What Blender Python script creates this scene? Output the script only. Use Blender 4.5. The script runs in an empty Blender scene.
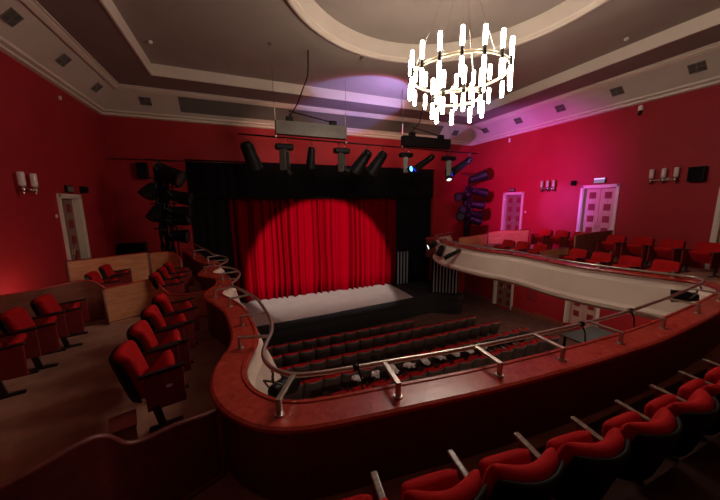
import bpy, bmesh, math, random
from mathutils import Vector, Matrix
random.seed(7)
C = bpy.context.scene.collection
PI = math.pi
E = 5.75                       # eye height above the stalls floor; z values below are written E + (height relative to the eye)
XL, XR, YF, YB = -4.43, 12.96, 14.0, -3.5     # room walls
CX, CY = 4.3, 5.23             # middle of the room
FL = E - 2.45                  # balcony floor

# ------------------------------------------------------------------ materials
def mat(name, col, rough=.6, metal=0., emit=None, es=0., noise=0., nscale=8., bump=0., bscale=60., spec=.5, sheen=0., trans=0., alpha=1.):
    m = bpy.data.materials.new(name); m.use_nodes = True
    nt = m.node_tree; b = nt.nodes['Principled BSDF']
    b.inputs['Base Color'].default_value = (*col, 1); b.inputs['Roughness'].default_value = rough
    b.inputs['Metallic'].default_value = metal; b.inputs['Specular IOR Level'].default_value = spec
    if sheen: b.inputs['Sheen Weight'].default_value = sheen
    if trans: b.inputs['Transmission Weight'].default_value = trans
    if emit: b.inputs['Emission Color'].default_value = (*emit, 1); b.inputs['Emission Strength'].default_value = es
    tc = nt.nodes.new('ShaderNodeTexCoord')
    if noise:
        n = nt.nodes.new('ShaderNodeTexNoise'); n.inputs['Scale'].default_value = nscale; n.inputs['Detail'].default_value = 5
        nt.links.new(tc.outputs['Object'], n.inputs['Vector'])
        r = nt.nodes.new('ShaderNodeValToRGB')
        r.color_ramp.elements[0].position = .3; r.color_ramp.elements[1].position = .7
        r.color_ramp.elements[0].color = (*[c * (1 - noise) for c in col], 1)
        r.color_ramp.elements[1].color = (*[min(1, c * (1 + noise)) for c in col], 1)
        nt.links.new(n.outputs['Fac'], r.inputs['Fac']); nt.links.new(r.outputs['Color'], b.inputs['Base Color'])
    if bump:
        n2 = nt.nodes.new('ShaderNodeTexNoise'); n2.inputs['Scale'].default_value = bscale; n2.inputs['Detail'].default_value = 3
        nt.links.new(tc.outputs['Object'], n2.inputs['Vector'])
        bp = nt.nodes.new('ShaderNodeBump'); bp.inputs['Strength'].default_value = bump; bp.inputs['Distance'].default_value = .02
        nt.links.new(n2.outputs['Fac'], bp.inputs['Height']); nt.links.new(bp.outputs['Normal'], b.inputs['Normal'])
    return m

def wood(name, c1, c2, rough=.4, scale=(1.2, 14, 1.2)):
    m = bpy.data.materials.new(name); m.use_nodes = True
    nt = m.node_tree; b = nt.nodes['Principled BSDF']; b.inputs['Roughness'].default_value = rough
    tc = nt.nodes.new('ShaderNodeTexCoord'); mp = nt.nodes.new('ShaderNodeMapping')
    mp.inputs['Scale'].default_value = scale
    n = nt.nodes.new('ShaderNodeTexNoise'); n.inputs['Scale'].default_value = 2.2; n.inputs['Detail'].default_value = 6; n.inputs['Distortion'].default_value = 1.2
    r = nt.nodes.new('ShaderNodeValToRGB'); r.color_ramp.elements[0].position = .32; r.color_ramp.elements[1].position = .7
    r.color_ramp.elements[0].color = (*c1, 1); r.color_ramp.elements[1].color = (*c2, 1)
    nt.links.new(tc.outputs['Object'], mp.inputs['Vector']); nt.links.new(mp.outputs['Vector'], n.inputs['Vector'])
    nt.links.new(n.outputs['Fac'], r.inputs['Fac']); nt.links.new(r.outputs['Color'], b.inputs['Base Color'])
    return m

M = {}
M['wall'] = mat('red_wall_paint', (.33, .015, .021), .6, spec=.25, noise=.06, nscale=1.5, bump=.08, bscale=40)
M['plaster'] = mat('cream_plaster', (.52, .44, .37), .7, noise=.04, nscale=2)
M['ceil'] = mat('ceiling_paint', (.33, .27, .235), .75, noise=.05, nscale=1.2)
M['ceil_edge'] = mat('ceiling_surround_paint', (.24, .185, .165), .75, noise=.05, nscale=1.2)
M['cream'] = mat('cream_gloss_paint', (.66, .56, .47), .4)
M['fascia'] = mat('balcony_front_plaster', (.62, .50, .42), .55, noise=.04, nscale=2)
M['grille'] = mat('grille_metal', (.17, .145, .125), .6)
M['dark'] = mat('dark_slot', (.035, .03, .027), .9)
M['black'] = mat('black_metal', (.007, .007, .007), .5, spec=.16)
M['blackmatt'] = mat('black_cloth', (.006, .006, .006), .95, bump=.1, spec=.1)
M['grey'] = mat('grey_lamp_metal', (.085, .078, .066), .5, .3)
M['steel'] = mat('brushed_rail_steel', (.50, .44, .38), .33, .85, bump=.03, bscale=120)
M['brass'] = mat('brass', (.72, .58, .40), .42, .7)
M['chrome'] = mat('chrome', (.6, .57, .53), .2, 1)
M['tube'] = mat('glowing_frosted_glass', (.9, .88, .85), .4, emit=(1, .86, .70), es=26)
M['sconce'] = mat('frosted_wall_lamp_glass', (.42, .29, .27), .35, emit=(1, .62, .5), es=.03)
M['seat'] = mat('red_seat_velour', (.40, .0065, .008), .85, bump=.25, bscale=160, spec=.15, noise=.08, nscale=6)
M['panelred'] = mat('red_seat_side_fabric', (.20, .006, .007), .85, bump=.2, bscale=160)
M['shell'] = mat('black_seat_shell', (.006, .004, .004), .7, spec=.25)
M['carpetdark'] = mat('dimmed_near_carpet', (.045, .02, .016), .95, noise=.2, nscale=3.5, spec=.1)  # darker copy of the brown carpet; dims the near floor by colour
M['stallshell'] = mat('brown_seat_shell', (.085, .058, .05), .45, noise=.15, nscale=3)
M['arm'] = mat('black_armrest', (.015, .011, .010), .35)
M['armsheen'] = wood('sheen_lightened_armrest', (.13, .075, .055), (.26, .17, .13), .28)  # lighter brown stands in for light reflected on black glossy arms
M['carpet'] = mat('brown_carpet', (.34, .165, .118), .95, noise=.22, nscale=3.5, bump=.3, bscale=200, spec=.1)
M['stallfloor'] = mat('stalls_carpet', (.10, .045, .035), .95, noise=.2, nscale=3, spec=.1)
M['woodlight'] = wood('light_veneer', (.50, .185, .085), (.68, .31, .155), .42, (1.0, 1.0, 5))
M['wooddark'] = wood('dark_red_veneer', (.17, .050, .032), (.25, .082, .05), .42, (1.2, 1.2, 6))
M['redwood'] = wood('cherry_cap_wood', (.31, .022, .015), (.45, .05, .03), .27, (5, 5, 5))
M['parapet'] = wood('dark_cherry_panel', (.085, .010, .008), (.13, .017, .012), .45, (3, 3, 3))
M['curtain'] = mat('red_stage_velvet', (.155, .0001, .0036), .9, bump=.1, bscale=80, spec=0.)
M['stage'] = mat('black_stage_floor', (.012, .011, .012), .65, noise=.3, nscale=2)
M['cloth'] = mat('pale_stage_cloth', (.36, .32, .297), .6, noise=.07, nscale=1.6)
M['slat'] = mat('pale_slat', (.27, .29, .33), .5)
M['doorpink'] = wood('pale_pink_door_veneer', (.46, .27, .23), (.58, .36, .30), .5, (3, 3, .6))
M['doorbrown'] = wood('brown_door_veneer', (.20, .11, .075), (.28, .16, .11), .5, (3, 3, .6))
M['doorred'] = mat('padded_door_inset', (.22, .012, .02), .6)
M['lens'] = mat('lamp_lens', (.035, .04, .045), .12, spec=.5)
M['lensblue'] = mat('lit_blue_lens', (.1, .3, .9), .1, emit=(.05, .28, 1), es=5)
M['lensdim'] = mat('dim_blue_lens', (.03, .06, .5), .1, emit=(.01, .03, .9), es=.8)
M['lensteal'] = mat('lit_teal_lens', (.3, .8, .8), .1, emit=(.2, .75, .8), es=1.0)
M['lenswhite'] = mat('bright_lens', (.8, .85, .8), .1, emit=(.85, .95, .85), es=.7)
M['exit'] = mat('green_exit_panel', (.02, .22, .10), .4, emit=(.03, .30, .14), es=.25)
M['exitw'] = mat('white_exit_panel', (.6, .65, .8), .4, emit=(.5, .6, .9), es=.5)
M['plate'] = mat('white_enamel_plate', (.8, .72, .7), .4)
M['paper'] = mat('white_paper', (.62, .58, .56), .8)
M['tabletop'] = mat('grey_table_laminate', (.04, .042, .042), .6)
M['white'] = mat('white_plastic', (.7, .66, .62), .5)

# ------------------------------------------------------------------ mesh helpers
def box(bm, c, s, rot=None, bev=0.):
    r = bmesh.ops.create_cube(bm, size=1); vs = r['verts']
    bmesh.ops.scale(bm, vec=s, verts=vs)
    if bev:
        es = list({e for v in vs for e in v.link_edges})
        rb = bmesh.ops.bevel(bm, geom=es, offset=bev, segments=2, affect='EDGES', profile=.6)
        vs = list({v for f in rb['faces'] for v in f.verts} | {v for v in vs if v.is_valid})
    if rot is not None:
        bmesh.ops.rotate(bm, cent=(0, 0, 0), matrix=rot, verts=vs)
    bmesh.ops.translate(bm, vec=c, verts=vs)
    return vs

def cyl(bm, a, b, r, r2=None, n=16, caps=True):
    a, b = Vector(a), Vector(b); d = b - a
    if r2 is None: r2 = r
    q = d.to_track_quat('Z', 'Y').to_matrix()
    ra, rb_ = [], []
    for i in range(n):
        t = 2 * PI * i / n; p = Vector((math.cos(t), math.sin(t), 0))
        ra.append(bm.verts.new(a + q @ (p * r))); rb_.append(bm.verts.new(b + q @ (p * r2)))
    for i in range(n):
        f = bm.faces.new((ra[i], ra[(i + 1) % n], rb_[(i + 1) % n], rb_[i])); f.smooth = True
    if caps:
        bm.faces.new(ra[::-1]); bm.faces.new(rb_)

def tube(bm, pts, r, n=10, closed=False):
    pts = [Vector(p) for p in pts]; N = len(pts); rings = []
    up = None
    for i, p in enumerate(pts):
        if closed: d = pts[(i + 1) % N] - pts[i - 1]
        else: d = pts[min(i + 1, N - 1)] - pts[max(i - 1, 0)]
        d.normalize()
        if up is None:
            up = Vector((0, 0, 1)) if abs(d.z) < .9 else Vector((0, 1, 0))
        s = d.cross(up).normalized(); u = s.cross(d).normalized(); up = u
        rings.append([bm.verts.new(p + s * math.cos(2 * PI * k / n) * r + u * math.sin(2 * PI * k / n) * r) for k in range(n)])
    for i in range(N if closed else N - 1):
        A, B = rings[i], rings[(i + 1) % N]
        for k in range(n):
            f = bm.faces.new((A[k], A[(k + 1) % n], B[(k + 1) % n], B[k])); f.smooth = True
    if not closed:
        bm.faces.new(rings[0][::-1]); bm.faces.new(rings[-1])

def prism(bm, outline, z0, z1):
    lo = [bm.verts.new((x, y, z0)) for x, y in outline]; hi = [bm.verts.new((x, y, z1)) for x, y in outline]
    n = len(outline)
    from mathutils.geometry import tessellate_polygon
    fs = []
    for tri in tessellate_polygon([[Vector((x, y, 0)) for x, y in outline]]):
        fs.append(bm.faces.new([hi[k] for k in tri])); fs.append(bm.faces.new([lo[k] for k in tri][::-1]))
    for i in range(n):
        fs.append(bm.faces.new((lo[i], lo[(i + 1) % n], hi[(i + 1) % n], hi[i])))
    return fs

def lathe(bm, prof, c=(0, 0, 0), n=24):
    rings = []
    for r, z in prof:
        rings.append([bm.verts.new((c[0] + r * math.cos(2 * PI * k / n), c[1] + r * math.sin(2 * PI * k / n), c[2] + z)) for k in range(n)])
    for A, B in zip(rings, rings[1:]):
        for k in range(n):
            f = bm.faces.new((A[k], A[(k + 1) % n], B[(k + 1) % n], B[k])); f.smooth = True
    return rings

def pad(bm, w, h, t, sag=0., px=6, nu=14, nv=12, mtx=None, pv=6, round_=.18):
    """upholstered pad standing in XZ (x width, z height), thickness along y, bowed backwards by sag in the middle"""
    mtx = mtx or Matrix.Identity(4)
    def P(u, v, s):
        x = u * math.sqrt(max(0, 1 - round_ * v ** 4 * .5)); z = v * math.sqrt(max(0, 1 - round_ * u ** 4))
        th = t / 2 * max(0, 1 - abs(u) ** px) ** .5 * max(0, 1 - abs(v) ** pv) ** .5
        return mtx @ Vector((x * w / 2, s * th - sag * (1 - u * u), z * h / 2))
    def par(i, n):
        q = -1 + 2 * i / n; return math.copysign(1 - (1 - abs(q)) ** 1.35, q)
    F, B = {}, {}
    for i in range(nu + 1):
        for j in range(nv + 1):
            u, v = par(i, nu), par(j, nv)
            F[i, j] = bm.verts.new(P(u, v, 1))
            B[i, j] = F[i, j] if i in (0, nu) or j in (0, nv) else bm.verts.new(P(u, v, -1))
    for i in range(nu):
        for j in range(nv):
            for D, o in ((F, 1), (B, -1)):
                q = [D[i, j], D[i + 1, j], D[i + 1, j + 1], D[i, j + 1]]
                if o > 0: q = q[::-1]
                f = bm.faces.new(q); f.smooth = True

def obj(name, bm, m, parent=None, loc=(0, 0, 0), recenter=False):
    bmesh.ops.recalc_face_normals(bm, faces=bm.faces)
    loc = Vector(loc)
    if recenter:
        xs = [v.co for v in bm.verts]
        lo = Vector([min(c[i] for c in xs) for i in range(3)]); hi = Vector([max(c[i] for c in xs) for i in range(3)])
        loc = Vector(((lo.x + hi.x) / 2, (lo.y + hi.y) / 2, lo.z)); bmesh.ops.translate(bm, vec=-loc, verts=bm.verts)
    me = bpy.data.meshes.new(name); bm.to_mesh(me); bm.free()
    o = bpy.data.objects.new(name, me); C.objects.link(o); me.materials.append(M[m] if isinstance(m, str) else m)
    if parent: o.parent = parent
    o.location = loc
    return o

def tag(o, label, cat, group=None):
    o['label'] = label; o['category'] = cat
    if group: o['group'] = group
    return o
def thing(name, label, cat, loc=(0, 0, 0), rotz=0., group=None):
    o = bpy.data.objects.new(name, None); C.objects.link(o); o.empty_display_size = .1
    o.location = loc; o.rotation_euler = (0, 0, rotz)
    return tag(o, label, cat, group)
def struct(name, bm, m, label=None, cat=None, parent=None):
    o = obj(name, bm, m, parent)
    if parent is None:
        o['kind'] = 'structure'
        if label: o['label'] = label; o['category'] = cat or 'room'
    return o
def dup(root, loc, rotz, label, group=None):
    r = root.copy(); C.objects.link(r); r.location = loc; r.rotation_euler = (0, 0, rotz); r['label'] = label
    if group: r['group'] = group
    for ch in list(root.children):
        c = ch.copy(); C.objects.link(c); c.parent = r
        for g in ch.children:
            d = g.copy(); C.objects.link(d); d.parent = c
    return r
def BM(): return bmesh.new()
ORD = ['', 'first', 'second', 'third', 'fourth', 'fifth', 'sixth', 'seventh', 'eighth', 'ninth', 'tenth', 'eleventh', 'twelfth',
       'thirteenth', 'fourteenth', 'fifteenth', 'sixteenth', 'seventeenth', 'eighteenth', 'nineteenth', 'twentieth']

# ------------------------------------------------------------------ room shell
def wall_x(bm, x0, x1, y0, y1, z0, z1, holes):
    ys = sorted({y0, y1, *[h[0] for h in holes], *[h[1] for h in holes]}); zs = sorted({z0, z1, *[h[2] for h in holes], *[h[3] for h in holes]})
    for a, b in zip(ys, ys[1:]):
        for c, d in zip(zs, zs[1:]):
            if any(h[0] <= a and b <= h[1] and h[2] <= c and d <= h[3] for h in holes): continue
            box(bm, ((x0 + x1) / 2, (a + b) / 2, (c + d) / 2), (x1 - x0, b - a, d - c))
    bmesh.ops.remove_doubles(bm, verts=bm.verts, dist=1e-5)

FL2 = E - 2.08          # raised back row platform on the right
DOORS = {   # name: side, y0, y1, z0, z1, recess, leaf material
    'door_1': ('L', 10.26, 11.46, FL, E + .31, .17, 'doorbrown'),
    'door_2': ('R', 6.38, 7.68, FL2, E + .59, .12, 'doorpink'),
    'door_3': ('R', 10.28, 11.46, FL2, E + .44, .14, 'doorbrown'),
    'door_4': ('R', 6.51, 7.80, .45, E - 3.0, .14, 'doorpink'),
    'door_5': ('R', 10.45, 11.70, .05, E - 3.2, .14, 'doorbrown'),
    'door_6': ('R', 2.75, 3.93, FL2, E + .35, .12, 'doorpink'),
}
hl = [(d[1], d[2], d[3], d[4]) for d in DOORS.values() if d[0] == 'L']
hr = [(d[1], d[2], d[3], d[4]) for d in DOORS.values() if d[0] == 'R']
TOP = E + 3.25
bm = BM(); wall_x(bm, XL - .4, XL, YB, YF + .4, 0, TOP + 1.5, hl); struct('wall_left', bm, 'wall', 'deep red painted left side wall', 'wall')
bm = BM(); wall_x(bm, XR, XR + .4, YB, YF + .4, -.1, TOP + 1.5, hr); struct('wall_right', bm, 'wall', 'deep red painted right side wall washed with pink light', 'wall')
bm = BM(); box(bm, ((XL + XR) / 2, YB - .2, (TOP + 1.5) / 2), (XR - XL + .8, .4, TOP + 1.5)); struct('wall_back', bm, 'wall', 'red back wall behind the balcony', 'wall')
OL, OR, OT = -1.91, 10.39, E + 1.82
bm = BM()
for x0, x1, z0, z1 in ((XL, OL, 0, TOP + 1.5), (OR, XR, 0, TOP + 1.5), (OL, OR, OT, TOP + 1.5)):
    box(bm, ((x0 + x1) / 2, YF + .2, (z0 + z1) / 2), (x1 - x0, .4, z1 - z0))
struct('wall_front', bm, 'wall', 'red stage wall around the black stage opening', 'wall')
# stage house behind the opening
bm = BM()
box(bm, (4.3, 18.2, 4), (14, .2, 9)); box(bm, (-2.6, 16.3, 4), (.2, 3.8, 9)); box(bm, (11.1, 16.3, 4), (.2, 3.8, 9)); box(bm, (4.3, 16.3, 8.5), (14, 3.8, .2))
struct('wall_stage', bm, 'blackmatt', 'black walls of the stage house', 'wall')
# stalls floor, gently raked (front 0, back higher)
bm = BM()
prof = [(YF + .4, 0), (10.6, 0), (5.0, .45), (-3.9, .9)]
for (ya, za), (yb, zb) in zip(prof, prof[1:]):
    bm.faces.new([bm.verts.new(p) for p in ((XL - .4, ya, za), (XR + .4, ya, za), (XR + .4, yb, zb), (XL - .4, yb, zb))])
bmesh.ops.remove_doubles(bm, verts=bm.verts, dist=1e-4)
g = bmesh.ops.extrude_face_region(bm, geom=bm.faces[:]); bmesh.ops.translate(bm, vec=(0, 0, -.3), verts=[v for v in g['geom'] if isinstance(v, bmesh.types.BMVert)])
struct('floor', bm, 'stallfloor', 'dark brown carpeted stalls floor', 'floor')
def stall_z(y):
    for (ya, za), (yb, zb) in zip(prof, prof[1:]):
        if y >= yb: return za + (ya - y) / (ya - yb) * (zb - za)
    return .9
# stepped dark dado along the right wall of the stalls
bm = BM()
for y0, y1, z1 in ((11.7, YF, E - 5.5), (9.2, 10.45, E - 5.47), (7.8, 9.2, E - 5.35), (-3.5, 6.51, E - 5.2)):
    box(bm, (XR - .03, (y0 + y1) / 2, z1 / 2), (.06, y1 - y0, z1))
struct('baseboard_right', bm, 'wooddark', 'dark stepped dado at the foot of the right stalls wall', 'baseboard')

# cornice, cove, ceiling : profiles (inset from the walls, height) swept round the rectangle
def rect_sweep(bm, profile, closed=False):
    n = len(profile); rings = []
    for i, z in profile:
        rings.append([bm.verts.new(p) for p in ((XL + i, YB + i, z), (XR - i, YB + i, z), (XR - i, YF - i, z), (XL + i, YF - i, z))])
    for a in range(n if closed else n - 1):
        A, B = rings[a], rings[(a + 1) % n]
        for k in range(4): bm.faces.new((A[k], A[(k + 1) % 4], B[(k + 1) % 4], B[k]))
CT = E + 4.14
bm = BM(); rect_sweep(bm, [(0, TOP), (.10, TOP + .02), (.10, TOP + .08), (.06, TOP + .09), (.06, TOP + .11), (.17, TOP + .13), (.17, TOP + .20), (.0, TOP + .22)], True)
struct('trim_1', bm, 'cream', 'cream double cornice moulding round the top of the red walls', 'cornice')
bm = BM(); rect_sweep(bm, [(.0, TOP + .17), (.13, TOP + .2), (.78, CT - .06), (.9, CT + .2), (.0, CT + .2)], True)
struct('trim_2', bm, 'plaster', 'sloping plaster cove between wall and ceiling', 'cove')
bm = BM(); rect_sweep(bm, [(.72, CT - .11), (.76, CT - .16), (.86, CT - .10), (.86, CT - .06), (.92, CT - .05), (.92, CT + .05), (.72, CT + .05)], True)
struct('trim_3', bm, 'cream', 'cream moulding along the top of the cove', 'cornice')
IN, CZ0, CZ1 = 2.13, E + 4.12, E + 4.45
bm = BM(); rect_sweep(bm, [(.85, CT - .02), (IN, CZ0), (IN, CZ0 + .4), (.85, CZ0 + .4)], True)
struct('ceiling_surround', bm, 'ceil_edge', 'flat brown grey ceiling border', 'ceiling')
bm = BM(); rect_sweep(bm, [(IN - .03, CZ0 - .015), (IN + .02, CZ0 - .015), (IN + .04, CZ1 + .02), (IN - .03, CZ1 + .02)], True)
struct('trim_4', bm, 'cream', 'pale upright edge of the sunken ceiling panel', 'ceiling edge')
# main sunken ceiling with the round opening
NR = 72; CR = 3.56; cz = CZ1 + .38
def circ(r, z, bm): return [bm.verts.new((4.35 + r * math.cos(2 * PI * k / NR), CY + r * math.sin(2 * PI * k / NR), z)) for k in range(NR)]
bm = BM()
ri = circ(CR, CZ1, bm)
x0, x1, y0, y1 = XL + IN, XR - IN, YB + IN, YF - IN
def edge(k):
    c, s = math.cos(2 * PI * k / NR), math.sin(2 * PI * k / NR)
    t = min((x1 - 4.35) / c if c > 1e-9 else 1e9, (x0 - 4.35) / c if c < -1e-9 else 1e9, (y1 - CY) / s if s > 1e-9 else 1e9, (y0 - CY) / s if s < -1e-9 else 1e9)
    return (4.35 + c * t, CY + s * t, CZ1)
ro = [bm.verts.new(edge(k)) for k in range(NR)]
for k in range(NR): bm.faces.new((ri[k], ri[(k + 1) % NR], ro[(k + 1) % NR], ro[k]))
for cxy in ((x0, y0), (x1, y0), (x1, y1), (x0, y1)):          # fill the four corners
    a = math.atan2(cxy[1] - CY, cxy[0] - 4.35) % (2 * PI); k = int(a / (2 * PI / NR))
    bm.faces.new((ro[k], ro[(k + 1) % NR], bm.verts.new((*cxy, CZ1))))
g = bmesh.ops.extrude_face_region(bm, geom=bm.faces[:]); bmesh.ops.translate(bm, vec=(0, 0, .6), verts=[v for v in g['geom'] if isinstance(v, bmesh.types.BMVert)])
ce = struct('ceiling', bm, 'ceil', 'large sunken ceiling panel with a round opening', 'ceiling')
bm = BM(); rings = [circ(r, z, bm) for r, z in ((CR + .12, CZ1 + .01), (CR + .12, CZ1 - .05), (CR + .04, CZ1 - .07), (CR - .02, CZ1 - .05), (CR - .04, CZ1 - .0), (CR - .08, CZ1 - .01), (CR - .08, CZ1 + .03))]
for A, B in zip(rings, rings[1:]):
    for k in range(NR):
        f = bm.faces.new((A[k], A[(k + 1) % NR], B[(k + 1) % NR], B[k])); f.smooth = True
struct('trim_5', bm, 'cream', 'round cream moulding around the ceiling circle', 'ceiling ring')
bm = BM(); rings = [circ(r, z, bm) for r, z in ((CR - .05, CZ1 + .0), (CR - .07, CZ1 + .06), (CR - .12, CZ1 + .25), (CR - .2, CZ1 + .33), (CR - .2, cz))]
for A, B in zip(rings, rings[1:]):
    for k in range(NR):
        f = bm.faces.new((A[k], A[(k + 1) % NR], B[(k + 1) % NR], B[k])); f.smooth = True
struct('trim_7', bm, 'plaster', 'pale upright rim of the round ceiling recess', 'ceiling ring')
bm = BM(); rr = circ(CR - .1, cz - .02, bm); bm.faces.new(rr)
g = bmesh.ops.extrude_face_region(bm, geom=bm.faces[:]); bmesh.ops.translate(bm, vec=(0, 0, .3), verts=[v for v in g['geom'] if isinstance(v, bmesh.types.BMVert)])
struct('ceiling_circle', bm, 'ceil', 'raised round ceiling panel above the chandelier', 'ceiling')
bm = BM(); rings = [circ(r, z, bm) for r, z in ((1.02, cz - .0), (1.02, cz - .05), (.94, cz - .08), (.86, cz - .05), (.86, cz))]
for A, B in zip(rings, rings[1:]):
    for k in range(NR): bm.faces.new((A[k], A[(k + 1) % NR], B[(k + 1) % NR], B[k])).smooth = True
struct('trim_6', bm, 'cream', 'small round ceiling rose moulding above the chandelier', 'ceiling rose')

# ------------------------------------------------------------------ doors
def make_door(name, side, y0, y1, z0, z1, rec, leafm):
    s = -1 if side == 'L' else 1
    X = XL if side == 'L' else XR
    fw = .11
    bm = BM()
    xo = X - s * .03; xi = X + s * (rec + .02)
    xm, xt = (xo + xi) / 2, abs(xi - xo)
    box(bm, (xm, y0 + fw / 2, (z0 + z1) / 2), (xt, fw, z1 - z0)); box(bm, (xm, y1 - fw / 2, (z0 + z1) / 2), (xt, fw, z1 - z0))
    box(bm, (xm, (y0 + y1) / 2, z1 - fw / 2), (xt, y1 - y0 - 2 * fw, fw))
    # outer architrave
    box(bm, (X - s * .025, y0 + .035, (z0 + z1) / 2), (.05, .09, z1 - z0)); box(bm, (X - s * .025, y1 - .035, (z0 + z1) / 2), (.05, .09, z1 - z0)); box(bm, (X - s * .025, (y0 + y1) / 2, z1 - .035), (.05, y1 - y0, .09))
    r = struct(name, bm, 'cream')
    lw = (y1 - y0 - 2 * fw) / 2; zt = z1 - fw
    xl_ = X + s * rec
    for k in range(2):
        ya = y0 + fw + k * lw
        bm = BM(); box(bm, (xl_, ya + lw / 2, (z0 + zt) / 2), (.05, lw - .008, zt - z0), bev=.006)
        lf = obj('door_leaf', bm, leafm, r)
        bm = BM(); n = 5; pit = .46
        for q in range(n):
            zc = zt - .28 - q * pit
            if zc < z0 + .2: break
            box(bm, (xl_ - s * .03, ya + lw / 2, zc), (.03, lw * .42, .25), bev=.01)
        obj('padded_inset', bm, 'doorred', lf)
        bm = BM(); yy = ya + (lw - .06 if k == 0 else .06)
        cyl(bm, (xl_ - s * .02, yy, z0 + 1.05), (xl_ - s * .075, yy, z0 + 1.05), .012, n=8); cyl(bm, (xl_ - s * .07, yy, z0 + .98), (xl_ - s * .07, yy, z0 + 1.2), .012, n=8)
        obj('door_handle', bm, 'brass', lf)
    return r
for k, d in DOORS.items(): make_door(k, *d)

# ------------------------------------------------------------------ balcony plan : path of the guard rail (open to the room), seen from above
def catmull(p, n=8):
    out = []
    q = [p[0]] + list(p) + [p[-1]]
    for i in range(1, len(q) - 2):
        a, b, c, d = [Vector(v) for v in q[i - 1:i + 3]]
        for k in range(n):
            t = k / n
            out.append(.5 * ((2 * b) + (c - a) * t + (2 * a - 5 * b + 4 * c - d) * t * t + (3 * b - a - 3 * c + d) * t ** 3))
    out.append(Vector(p[-1])); return out
RAIL = [(-1.75, 13.3), (-1.45, 12.3), (-1.15, 11.4), (-.98, 10.7), (-.85, 10.3), (-.56, 9.8), (-.42, 9.3), (-.43, 8.85), (-.55, 8.5), (-.56, 8.2), (-.34, 7.95), (-.15, 7.55), (-.09, 7.1), (-.14, 6.65), (-.25, 6.2),
        (-.06, 5.72), (.16, 5.1), (.26, 4.45), (.30, 4.0), (.27, 3.62), (.19, 3.35), (.14, 3.15), (.135, 2.97), (.18, 2.8), (.26, 2.67), (.37, 2.57), (.6, 2.5),
        (1.25, 2.42), (2.13, 2.32), (3.2, 2.25), (4.05, 2.22), (4.95, 2.22), (6.4, 2.31), (7.5, 2.42), (8.2, 2.5), (8.55, 2.6), (8.70, 2.80), (8.58, 3.15), (8.36, 3.75),
        (8.14, 4.5), (8.06, 5.2), (8.14, 6.0), (8.14, 6.7), (7.95, 7.35), (7.82, 8.0), (7.78, 8.8), (7.82, 9.6), (8.02, 10.4), (8.4, 11.1), (9.0, 11.7), (9.8, 12.1), (10.6, 12.4)]
path = catmull(RAIL, 5)
def normals(p):
    o = []
    for i in range(len(p)):
        d = p[min(i + 1, len(p) - 1)] - p[max(i - 1, 0)]; d.normalize(); o.append(Vector((d.y, -d.x)))     # points away from the room's opening
    for _ in range(3): o = [(o[max(i - 1, 0)] + o[i] * 2 + o[min(i + 1, len(o) - 1)]).normalized() for i in range(len(o))]
    return o
NRM = normals(path)
NRM = [Vector((-n.x, -n.y)) if (path[i] + n - Vector((4.2, 7))).length < (path[i] - n - Vector((4.2, 7))).length else n for i, n in enumerate(NRM)]
def off(d): return [(path[i] + NRM[i] * d) for i in range(len(path))]
def sweep(bm, profile, closed=True, smooth=True):
    rings = []
    for d, z in profile:
        rings.append([bm.verts.new((p.x, p.y, z)) for p in off(d)])
    n = len(profile)
    for a in range(n if closed else n - 1):
        A, B = rings[a], rings[(a + 1) % n]
        for k in range(len(path) - 1):
            f = bm.faces.new((A[k], A[k + 1], B[k + 1], B[k])); f.smooth = smooth
CAPZ = E - 1.73
bm = BM(); sweep(bm, [(.24, CAPZ - .04), (.47, CAPZ - .04), (.47, FL - .2), (.24, FL - .2)], True, False)
wb = struct('wall_balcony', bm, 'parapet', 'dark red wooden balcony parapet curving round the hall', 'parapet')
bm = BM(); sweep(bm, [(.19, CAPZ - .05), (.17, CAPZ - .02), (.19, CAPZ + .012), (.225, CAPZ + .012), (.235, CAPZ), (.49, CAPZ), (.515, CAPZ - .015), (.515, CAPZ - .045)], True, False)
obj('parapet_cap', bm, 'redwood', wb)
bm = BM(); sweep(bm, [(.23, CAPZ - .05), (.20, CAPZ - .06), (.20, CAPZ - .13), (.17, CAPZ - .16), (.11, CAPZ - .22), (.06, CAPZ - .45), (.0, CAPZ - .72), (-.04, CAPZ - .76), (-.1, CAPZ - .79), (-.1, CAPZ - .87), (-.02, CAPZ - .95), (.3, CAPZ - .95)], True, False)
o = obj('balcony_front', bm, 'fascia', wb); o['label'] = 'cream plaster balcony front'
# balcony floor slab
bm = BM()
outl = [(p.x, p.y) for p in off(.44)] + [(XR, YF), (XR, YB), (XL, YB), (XL, YF)]
prism(bm, outl, FL - .22, FL)
struct('floor_balcony', bm, 'carpet', 'brown carpeted balcony floor', 'floor')
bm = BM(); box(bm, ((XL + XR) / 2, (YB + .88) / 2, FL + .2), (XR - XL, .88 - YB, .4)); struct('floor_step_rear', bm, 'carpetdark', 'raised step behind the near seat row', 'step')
bm = BM(); prism(bm, [(10.75, 1.9), (XR, 1.9), (XR, 12.0), (11.3, 12.0), (10.75, 9.6)], FL, FL2); struct('floor_step_right', bm, 'carpet', 'raised step under the back row of the right arm', 'step')


bm = BM(); box(bm, (4.7, 1.28, FL + .003), (9.6, .8, .006)); struct('floor_dim_sheet', bm, 'carpetdark', 'added dark sheet dimming the carpet under the near seat row', 'dimming sheet')  # thin dark sheet added over the brown carpet so this floor looks unlit

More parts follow.
